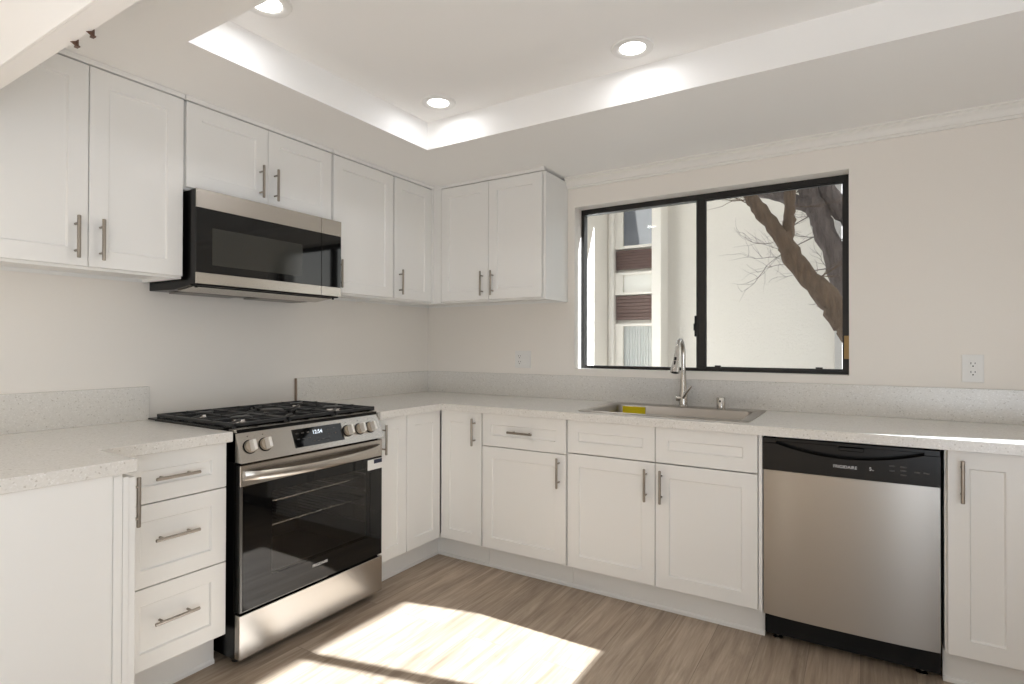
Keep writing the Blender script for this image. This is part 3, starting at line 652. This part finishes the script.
# ------------------------------------------------------------------ dishwasher
def dishwasher():
    t = thing('dishwasher', 'stainless steel dishwasher with black control strip under the counter', 'dishwasher', (2.353, 0, 0))
    W = 0.597; yf = -0.622
    b = BM(); box(b, 0.004, W + 0.004, -0.575, -0.03, 0.03, 0.866, 0.002); obj('body', b, 'blackm', t)
    # slightly bowed steel door panel
    b = BM(); n = 20; A = []
    for i in range(n + 1):
        f = i / n; x = W * f; u = 2 * f - 1; y = yf + 0.012 * abs(u) ** 3 - 0.002
        A.append([b.verts.new((x, y, 0.125)), b.verts.new((x, y, 0.729)), b.verts.new((x, -0.578, 0.729)), b.verts.new((x, -0.578, 0.125))])
    for P, Q in zip(A, A[1:]):
        for k in range(4): j = (k + 1) % 4; b.faces.new((P[k], Q[k], Q[j], P[j]))
    b.faces.new(A[0]); b.faces.new(A[-1][::-1]); bmesh.ops.recalc_face_normals(b, faces=b.faces[:])
    dp = obj('door_panel', b, 'steelv', t, smooth=True, angle=30)
    uv = dp.data.uv_layers.new(name='grain')
    for lp in dp.data.loops:
        co = dp.data.vertices[lp.vertex_index].co; uv.data[lp.index].uv = (co.x, co.z)
    # control strip with a scooped pocket handle
    b = BM(); n = 24; yc = yf - 0.006
    def ztop(f):
        g = (f - 0.08) / 0.84
        return 0.846 - 0.040 * (1 - (2 * g - 1) ** 2) if 0 < g < 1 else 0.846
    A = []
    for i in range(n + 1):
        f = i / n; x = W * f; z = ztop(f)
        A.append([b.verts.new((x, yc, 0.731)), b.verts.new((x, yc, z - 0.003)), b.verts.new((x, yc + 0.004, z)), b.verts.new((x, yc + 0.030, z - 0.004)), b.verts.new((x, -0.580, z - 0.004)), b.verts.new((x, -0.580, 0.731))])
    for P, Q in zip(A, A[1:]):
        for k in range(6): j = (k + 1) % 6; b.faces.new((P[k], Q[k], Q[j], P[j]))
    b.faces.new(A[0]); b.faces.new(A[-1][::-1]); bmesh.ops.recalc_face_normals(b, faces=b.faces[:])
    cp = obj('control_panel', b, 'black', t, smooth=True, angle=30)
    b = BM()
    box(b, 0, W, yc + 0.002, -0.58, 0.852, 0.866, 0.002); box(b, 0.0, 0.05, yc + 0.001, -0.58, 0.843, 0.866, 0.002); box(b, W - 0.05, W, yc + 0.001, -0.58, 0.843, 0.866, 0.002)
    box(b, 0.05, W - 0.05, -0.592, -0.579, 0.80, 0.853); obj('top_lip', b, 'black', cp)
    b = BM(); box(b, 0.275, 0.36, yc + 0.006, -0.60, 0.834, 0.850, 0.003); obj('latch', b, 'black', cp)
    text('lettering', 'FRIGIDAIRE', 0.0160, 'ink', cp, (0.297, yc - 0.0004, 0.773), depth=0.0003)
    text('lettering', '5..', 0.018, 'ink', cp, (0.385, yc - 0.0004, 0.775), depth=0.0003)
    for x, z in ((0.450, 0.794), (0.450, 0.776), (0.485, 0.794), (0.485, 0.780), (0.485, 0.764), (0.527, 0.779), (0.555, 0.779)):
        b = BM(); box(b, x - 0.009, x + 0.009, yc - 0.0006, yc - 0.0001, z - 0.002, z + 0.002); obj('key_mark', b, 'inkd', cp)
    b = BM(); box(b, 0.0, W + 0.004, -0.560, -0.545, 0.028, 0.124); obj('kick_plate', b, 'blackm', t)
    for x in (0.045, W - 0.05):
        for y in (-0.53, -0.08):
            b = BM(); lathe(b, [(0, 0), (0.020, 0), (0.020, 0.005), (0.012, 0.008), (0.006, 0.010), (0.006, 0.035), (0, 0.035)], (x, y, 0), (0, 0, 1), 16); obj('foot', b, 'chrome', t, smooth=True)
dishwasher()

# ------------------------------------------------------------------ sink, faucet, air gap
def sink():
    t = thing('sink', 'rectangular stainless drop-in sink with a yellow sticker inside', 'sink', (0, 0, 0))
    def rr(x0, x1, y0, y1, r, z, n=5):
        pts = []
        for cx, cy, a0 in ((x1 - r, y1 - r, 0), (x0 + r, y1 - r, 90), (x0 + r, y0 + r, 180), (x1 - r, y0 + r, 270)):
            for k in range(n + 1):
                a = R(a0 + 90 * k / n); pts.append((cx + r * math.cos(a), cy + r * math.sin(a), z))
        return pts
    b = BM(); L = []
    for a in ((1.478, 2.292, -0.583, -0.050, 0.015, ZC + 0.0003), (1.478, 2.292, -0.583, -0.050, 0.015, ZC + 0.003), (1.481, 2.289, -0.580, -0.053, 0.014, ZC + 0.005),
              (1.528, 2.248, -0.545, -0.152, 0.03, ZC + 0.004), (1.531, 2.245, -0.542, -0.155, 0.03, ZC + 0.001), (1.536, 2.240, -0.537, -0.160, 0.03, 0.72), (1.56, 2.216, -0.513, -0.184, 0.02, 0.705)):
        L.append([b.verts.new(p) for p in rr(*a)])
    for A, B in zip(L, L[1:]):
        for k in range(len(A)): j = (k + 1) % len(A); b.faces.new((A[k], A[j], B[j], B[k]))
    b.faces.new(L[-1]); bmesh.ops.recalc_face_normals(b, faces=b.faces[:])
    obj('basin', b, 'sink', t, smooth=True, angle=45)
    b = BM(); lathe(b, [(0.045, 0.0), (0.045, 0.002), (0.03, 0.003), (0.026, -0.0), (0.0, 0.0)], (1.888, -0.35, 0.7055), (0, 0, 1), 24); obj('drain', b, 'chrome', t, smooth=True)
    b = BM(); box(b, 1.560, 1.690, -0.1625, -0.1590, 0.868, 0.908); obj('sticker', b, 'yellow', t, label='yellow sticker inside the sink')
sink()
def faucet():
    x0, y0, z0 = 1.882, -0.098, ZC + 0.004
    t = thing('faucet', 'tall curved brushed nickel pull-down kitchen faucet behind the sink', 'faucet', (x0, y0, z0))
    b = BM(); lathe(b, [(0, 0), (0.027, 0), (0.027, 0.004), (0.0235, 0.008), (0.0225, 0.06), (0.020, 0.075), (0.0165, 0.13), (0.0130, 0.20), (0, 0.20)], (0, 0, 0), (0, 0, 1), 28); obj('base', b, 'chrome', t, smooth=True)
    b = BM(); pts = [(0, 0, 0.13), (0, 0, 0.20), (0, 0, 0.278)]; r = 0.056
    for k in range(1, 13):
        a = PI * k / 12 * 0.94; pts.append((-0.004 * k / 12, -r + r * math.cos(a), 0.278 + r * 1.45 * math.sin(a)))
    tube(b, pts, 0.0118, 18); obj('spout', b, 'chrome', t, smooth=True)
    e = Vector(pts[-1]); dr = (Vector(pts[-1]) - Vector(pts[-2])).normalized(); dr = (dr + Vector((0, -0.10, 0))).normalized()
    b = BM(); lathe(b, [(0, 0), (0.0130, 0), (0.0150, 0.02), (0.0165, 0.045), (0.0245, 0.105), (0.0235, 0.110), (0, 0.110)], e, dr, 24); h = obj('spray_head', b, 'chrome', t, smooth=True)
    f = Vector((0, -1, 0)); f = (f - dr * f.dot(dr)).normalized()
    b = BM(); 
    for a0, a1 in ((0.030, 0.046), (0.052, 0.072)):
        tube(b, [e + dr * a0 + f * 0.0135, e + dr * a1 + f * 0.0145], 0.0062, 10)
    obj('spray_buttons', b, 'rubber', h)
    b = BM(); lathe(b, [(0, 0), (0.017, 0), (0.017, 0.001), (0, 0.001)], e + dr * 0.1101, dr, 20); obj('nozzle', b, 'rubber', h)
    # lever on a side hub
    b = BM(); cyl(b, (-0.036, -0.010, 0.045), (0.018, 0.0, 0.045), 0.0165, 0.0165, 20)
    tube(b, [(0.004, -0.020, 0.048), (0.022, -0.028, 0.075), (0.046, -0.034, 0.108), (0.052, -0.035, 0.116)], [0.0075, 0.0068, 0.006, 0.004], 12); obj('lever', b, 'chrome', t, smooth=True)
faucet()
b = BM(); lathe(b, [(0, 0), (0.026, 0), (0.026, 0.003), (0.0215, 0.004), (0.0215, 0.056), (0.0195, 0.060), (0, 0.060)], (0, 0, 0), (0, 0, 1), 28)
ag = tag(obj('air_gap_cap', b, 'chrome', loc=(2.080, -0.112, ZC + 0.004), smooth=True), 'short round chrome air gap cap right of the faucet', 'sink fitting')
b = BM(); box(b, -0.004, 0.004, -0.0222, -0.0205, 0.036, 0.047, 0.001); obj('slot', b, 'rubber', ag)

# ------------------------------------------------------------------ outlets
def plate_bm(x0, x1, z0, z1, t=0.006):
    b = BM(); rings_rect(b, x1 - x0, z1 - z0, [(0, -0.0003), (0, -t + 0.002), (0.002, -t)], x0, z0); return b
def receptacle(parent, xc, zc, w=0.034, h=0.068):
    b = BM(); rings_rect(b, w, h, [(0, -0.005), (0, -0.0075), (0.001, -0.008)], xc - w / 2, zc - h / 2); r = obj('receptacle', b, 'white', parent)
    b = BM()
    for dz in (0.019, -0.019):
        box(b, xc - 0.0085, xc - 0.006, -0.0085, -0.0079, zc + dz - 0.001, zc + dz + 0.008); box(b, xc + 0.006, xc + 0.0085, -0.0085, -0.0079, zc + dz, zc + dz + 0.007)
        cyl(b, (xc, -0.0079, zc + dz - 0.009), (xc, -0.0085, zc + dz - 0.009), 0.003, None, 10)
    obj('slots', b, 'rubber', r)
t = thing('wall_outlet', 'white single-gang duplex outlet on the wall right of the kitchen window', 'outlet', (0, 0, 0))
obj('cover_plate', plate_bm(3.085, 3.162, 1.088, 1.211), 'white', t); receptacle(t, 3.1235, 1.150)
t = thing('wall_outlet', 'white two-gang plate with outlet and rocker switch, left of the kitchen window', 'outlet', (0, 0, 0))
obj('cover_plate', plate_bm(0.752, 0.871, 1.100, 1.213), 'white', t); receptacle(t, 0.788, 1.157)
b = BM(); prism(b, [(-0.005, 1.123), (-0.0075, 1.123), (-0.0105, 1.157), (-0.0075, 1.191), (-0.005, 1.191)], 'x', 0.818, 0.852); obj('rocker_switch', b, 'white', t)

# ------------------------------------------------------------------ recessed lights
def downlight(label, x, y, seen=True):
    t = thing('recessed_light', label, 'ceiling light', (x, y, TRAY), 0, 'recessed lights in the ceiling tray')
    b = BM(); lathe(b, [(0.050, -0.001), (0.052, -0.004), (0.062, -0.008), (0.082, -0.005), (0.086, 0.0008), (0.050, 0.0008)], (0, 0, 0), (0, 0, 1), 40); obj('trim_ring', b, 'white', t, smooth=True)
    b = BM(); lathe(b, [(0, -0.003), (0.050, -0.003), (0.050, 0.0), (0, 0.0)], (0, 0, 0), (0, 0, 1), 32); obj('lens', b, 'lens', t)
    light('lamp_glow', 'AREA', (x, y, TRAY - 0.012), 0.95, (0.95, 0.96, 1.0), (0, 0, -1), shape='DISK', size=0.10)
downlight('lit round recessed ceiling light nearest the inside corner of the raised tray', 0.945, -1.045)
downlight('lit round recessed ceiling light in the tray nearest the kitchen window', 1.930, -1.035)
downlight('lit round recessed ceiling light in the tray above the gas range, near the photo top', 0.945, -1.985)

# ------------------------------------------------------------------ little hooks on the header
for i, (x, lab) in enumerate(((1.186, 'small brown metal hook under the header, the lower of two'), (1.265, 'small brown metal hook under the header, the upper of two'))):
    b = BM(); prism(b, [(0.0, 0.004), (0.0, -0.009), (-0.013, -0.002)], 'x', -0.0015, 0.0015); prism(b, [(-0.006, -0.004), (-0.006, 0.003), (0.006, 0.004), (0.006, -0.006)], 'z', -0.010, -0.007)
    box(b, -0.006, 0.006, -0.001, 0.001, -0.009, 0.006)
    tag(obj('hook', b, 'hook', loc=(x, HY1 + 0.002, HZ - 0.004)), lab, 'hook', 'two brown hooks under the header')

# ------------------------------------------------------------------ outside
b = BM(); box(b, -14, 22, 0.3, 40, -0.5, -0.3); struct('ground', b, 'soil')
def apartments():
    t = thing('apartment_building', 'cream stucco apartment building with brown panels seen through the kitchen window', 'building', (0, 7.0, -0.3))
    def bb(*a, m, name, parent=t, bev=0.0):
        b = BM(); box(b, a[0], a[1], a[2] - 7.0, a[3] - 7.0, a[4] + 0.3, a[5] + 0.3, bev); return obj(name, b, m, parent)
    H = 6.5
    bb(-0.412, 2.62, 7.44, 7.75, -0.3, H, m='stucco', name='main_wall')
    bb(-0.590, -0.412, 7.0, 8.2, -0.3, H, m='stuccot', name='pilaster', bev=0.01)
    bb(-1.46, -1.342, 7.0, 8.2, -0.3, H, m='stuccot', name='pilaster', bev=0.03)
    bb(-8.0, -1.46, 4.3, 8.2, -0.3, H, m='stucco', name='wing_wall')
    bb(-1.46, 2.6, 5.9, 6.70, 4.25, 4.45, m='stuccot', name='eave')
    # window bay: recessed, alternating windows and brown panels
    y0 = 7.12
    bb(-1.342, -0.590, y0 + 0.10, 8.2, -0.3, H, m='stuccot', name='bay_wall')
    def win(z0, z1, m):
        f = BM(); x0, x1 = -1.19, -0.60
        box(f, -1.342, x0, y0 - 7, y0 + 0.1 - 7, z0 + 0.3 - 0.05, z1 + 0.3 + 0.05); box(f, x0, x1, y0 - 7, y0 + 0.1 - 7, z1 + 0.3, z1 + 0.35); box(f, x0, x1, y0 - 0.02 - 7, y0 + 0.1 - 7, z0 + 0.25, z0 + 0.3); box(f, x1, -0.590, y0 - 7, y0 + 0.1 - 7, z0 + 0.3, z1 + 0.3)
        o = obj('window_frame', f, 'stuccot', t)
        if m == 'curtain':
            g = BM(); n = 60; A = []
            for i in range(n + 1):
                x = x0 + (x1 - x0) * i / n; y = y0 + 0.075 - 7 + 0.014 * math.sin(i * 1.15)
                A.append((g.verts.new((x, y, z0 + 0.3)), g.verts.new((x, y, z1 + 0.3))))
            for P, Q in zip(A, A[1:]): g.faces.new((P[0], Q[0], Q[1], P[1]))
            obj('curtain', g, 'curtain', o, smooth=True)
        else:
            g = BM(); box(g, x0, x1, y0 + 0.06 - 7, y0 + 0.07 - 7, z0 + 0.3, z1 + 0.3); obj('blind' if m == 'blind' else 'pane', g, m, o)
    def panel(z0, z1):
        f = BM(); n = 7; hh = (z1 - z0) / n
        for i in range(n): box(f, -1.330, -0.592, y0 - 7 + 0.01, y0 - 7 + 0.09, z0 + 0.3 + hh * i + 0.004, z0 + 0.3 + hh * (i + 1), 0.004)
        obj('brown_panel', f, 'siding', t)
    panel(1.740, 2.205); panel(2.712, 3.079)
    win(0.55, 1.625, 'curtain'); win(2.275, 2.605, 'blind'); win(3.160, 4.25, 'pane')
    for x in (2.385,):
        b = BM(); box(b, x - 0.055, x + 0.055, 0.34, 0.438, 0, 6.5, 0.006); obj('shaded_wall_end', b, 'greyw', t)  # grey strip whose colour stands in for the shaded end wall
apartments()
t = thing('tree_sun_blocker', 'tall unseen stucco block added far to the right, shading the trees', 'building', (9.5, 3.45, -0.3))  # unseen block, added only to keep the sun off the trees
b = BM(); box(b, 0, 1.4, 0, 2.0, 0, 11.0); obj('wall', b, 'stucco', t)
b = BM(); box(b, -0.05, 1.45, -0.05, 2.05, 11.0, 11.2); obj('roof', b, 'greyw', t)
b = BM(); box(b, 4.30, 4.50, 0.42, 0.84, -0.3, 4.6); tag(obj('sun_blocker', b, 'stucco'), 'narrow unseen stucco sun blocker added outside, right of the kitchen window', 'wall')  # added out of view to stop sun entering the kitchen window

def limb(b, pts, r0, r1, rng, sub=5, wob=0.02, seg=10):
    P = [Vector(p) for p in pts]; out = []; rad = []
    n = (len(P) - 1) * sub
    for i in range(n + 1):
        k = min(i // sub, len(P) - 2); f = (i - k * sub) / sub
        p0, p1, p2, p3 = P[max(k - 1, 0)], P[k], P[k + 1], P[min(k + 2, len(P) - 1)]
        q = 0.5 * ((2 * p1) + (p2 - p0) * f + (2 * p0 - 5 * p1 + 4 * p2 - p3) * f * f + (3 * p1 - p0 - 3 * p2 + p3) * f ** 3)
        rr = r0 + (r1 - r0) * i / n
        out.append(q + Vector((rng.uniform(-1, 1), rng.uniform(-1, 1), rng.uniform(-1, 1))) * wob * rr * 2); rad.append(rr * rng.uniform(0.92, 1.1))
    tube(b, out, rad, seg, True, 0.06, rng)
def twigs(b, p, d, length, r, depth, rng):
    pts = [Vector(p)]; dd = Vector(d).normalized(); n = 5
    for i in range(n):
        dd = (dd + Vector((rng.uniform(-.35, .35), rng.uniform(-.35, .35), rng.uniform(-.25, .3)))).normalized(); pts.append(pts[-1] + dd * length / n)
    tube(b, pts, [r * (1 - 0.7 * i / n) for i in range(n + 1)], 5 if r < 0.01 else 7)
    if depth > 0:
        for i in range(1, n + 1):
            for _ in range(1 if depth > 2 or rng.random() < .75 else 2):
                nd = (dd + Vector((rng.uniform(-1, 1), rng.uniform(-1, 1), rng.uniform(-.5, .9)))).normalized()
                twigs(b, pts[i], nd, length * rng.uniform(.45, .75), r * 0.5, depth - 1, rng)
def tree_near():
    rng = random.Random(5); Y = 2.2
    t = thing('tree', 'bare brown forked tree leaning left, just outside the right window pane', 'tree', (2.95, Y, -0.3))
    o = Vector((2.95, Y, -0.3))
    def L(*p): return [Vector((x, y, z)) - o for x, y, z in p]
    b = BM()
    limb(b, L((2.95, Y, -0.3), (2.86, Y, 0.6), (2.68, Y, 1.28), (2.575, Y, 1.46), (2.453, Y, 1.677), (2.258, Y, 1.917), (2.150, Y, 2.130)), 0.125, 0.072, rng, wob=0.06)
    limb(b, L((2.165, Y, 2.10), (2.023, Y, 2.338), (1.901, Y, 2.521), (1.843, Y, 2.627), (1.77, Y, 2.90), (1.62, Y - .05, 3.3)), 0.066, 0.045, rng, wob=0.06)
    limb(b, L((2.155, Y, 2.09), (2.168, Y + .02, 2.25), (2.174, Y + .03, 2.381), (2.182, Y + .04, 2.631), (2.20, Y + .05, 3.0), (2.3, Y, 3.6)), 0.050, 0.044, rng, wob=0.06)
    obj('trunk', b, 'bark', t, smooth=True, angle=80)
    for p, d, l, r in (((1.91, Y, 2.50), (-1, 0, .25), .28, .006), ((1.87, Y, 2.57), (-1, .1, -.35), .38, .006), ((1.95, Y, 2.44), (-.7, 0, .7), .30, .005), ((2.36, Y, 1.80), (.9, -.2, .5), .40, .007),
                       ((2.32, Y, 1.84), (1, 0, .15), .35, .005), ((2.42, Y, 1.72), (-.1, -.1, -1), .14, .006), ((2.18, Y, 2.45), (1, 0, -.4), .35, .005), ((2.05, Y, 2.30), (-.5, 0, .8), .22, .004)):
        b = BM(); twigs(b, Vector(p) - o, d, l, r, 1, rng); obj('twig', b, 'bark', t, smooth=True)
    rng = random.Random(9); Y2 = 2.9
    t2 = thing('tree', 'larger grey-barked bare tree behind the brown one, at the window right edge', 'tree', (3.05, Y2, -0.3))
    o = Vector((3.05, Y2, -0.3)); 
    k = (Y2 + 3.1964) / (2.2 + 3.1964)
    def S(x, z): return (2.707 + (x - 2.707) * k, Y2, 1.2449 + (z - 1.2449) * k)
    b = BM()
    limb(b, [Vector(p) - o for p in ((3.05, Y2, -0.3), (2.95, Y2, 0.6), S(2.66, 1.35), S(2.60, 1.629), S(2.535, 1.948), S(2.446, 2.223), S(2.372, 2.442), S(2.297, 2.665), S(2.2, 3.1), S(2.15, 3.8))], 0.12, 0.075, rng, wob=0.06)
    limb(b, [Vector(p) - o for p in (S(2.37, 2.43), S(2.221, 2.488), S(2.104, 2.564), S(1.959, 2.611), S(1.7, 2.75), S(1.4, 3.1))], 0.075, 0.04, rng)
    limb(b, [Vector(p) - o for p in (S(2.75, 1.9), S(2.66, 2.25), S(2.598, 2.33), S(2.483, 2.511), S(2.373, 2.739), S(2.25, 3.1))], 0.085, 0.07, rng, wob=0.06)
    limb(b, [Vector(p) - o for p in (S(2.44, 2.36), S(2.50, 2.37), S(2.56, 2.42), S(2.63, 2.40))], 0.04, 0.03, rng)
    obj('trunk', b, 'barkg', t2, smooth=True, angle=80)
    for x, z, d, l in ((2.40, 2.40, (-1, 0, -.6), .5), (2.45, 2.2, (-1, .1, -.5), .6), (2.55, 1.9, (-1, 0, .1), .5), (2.33, 2.55, (-1, 0, .3), .5), (2.5, 2.1, (1, 0, .2), .4), (2.3, 2.6, (.8, 0, .2), .5)):
        b = BM(); twigs(b, Vector(S(x, z)) - o, d, l, 0.007, 2, rng); obj('twig', b, 'barkg', t2, smooth=True)
tree_near()
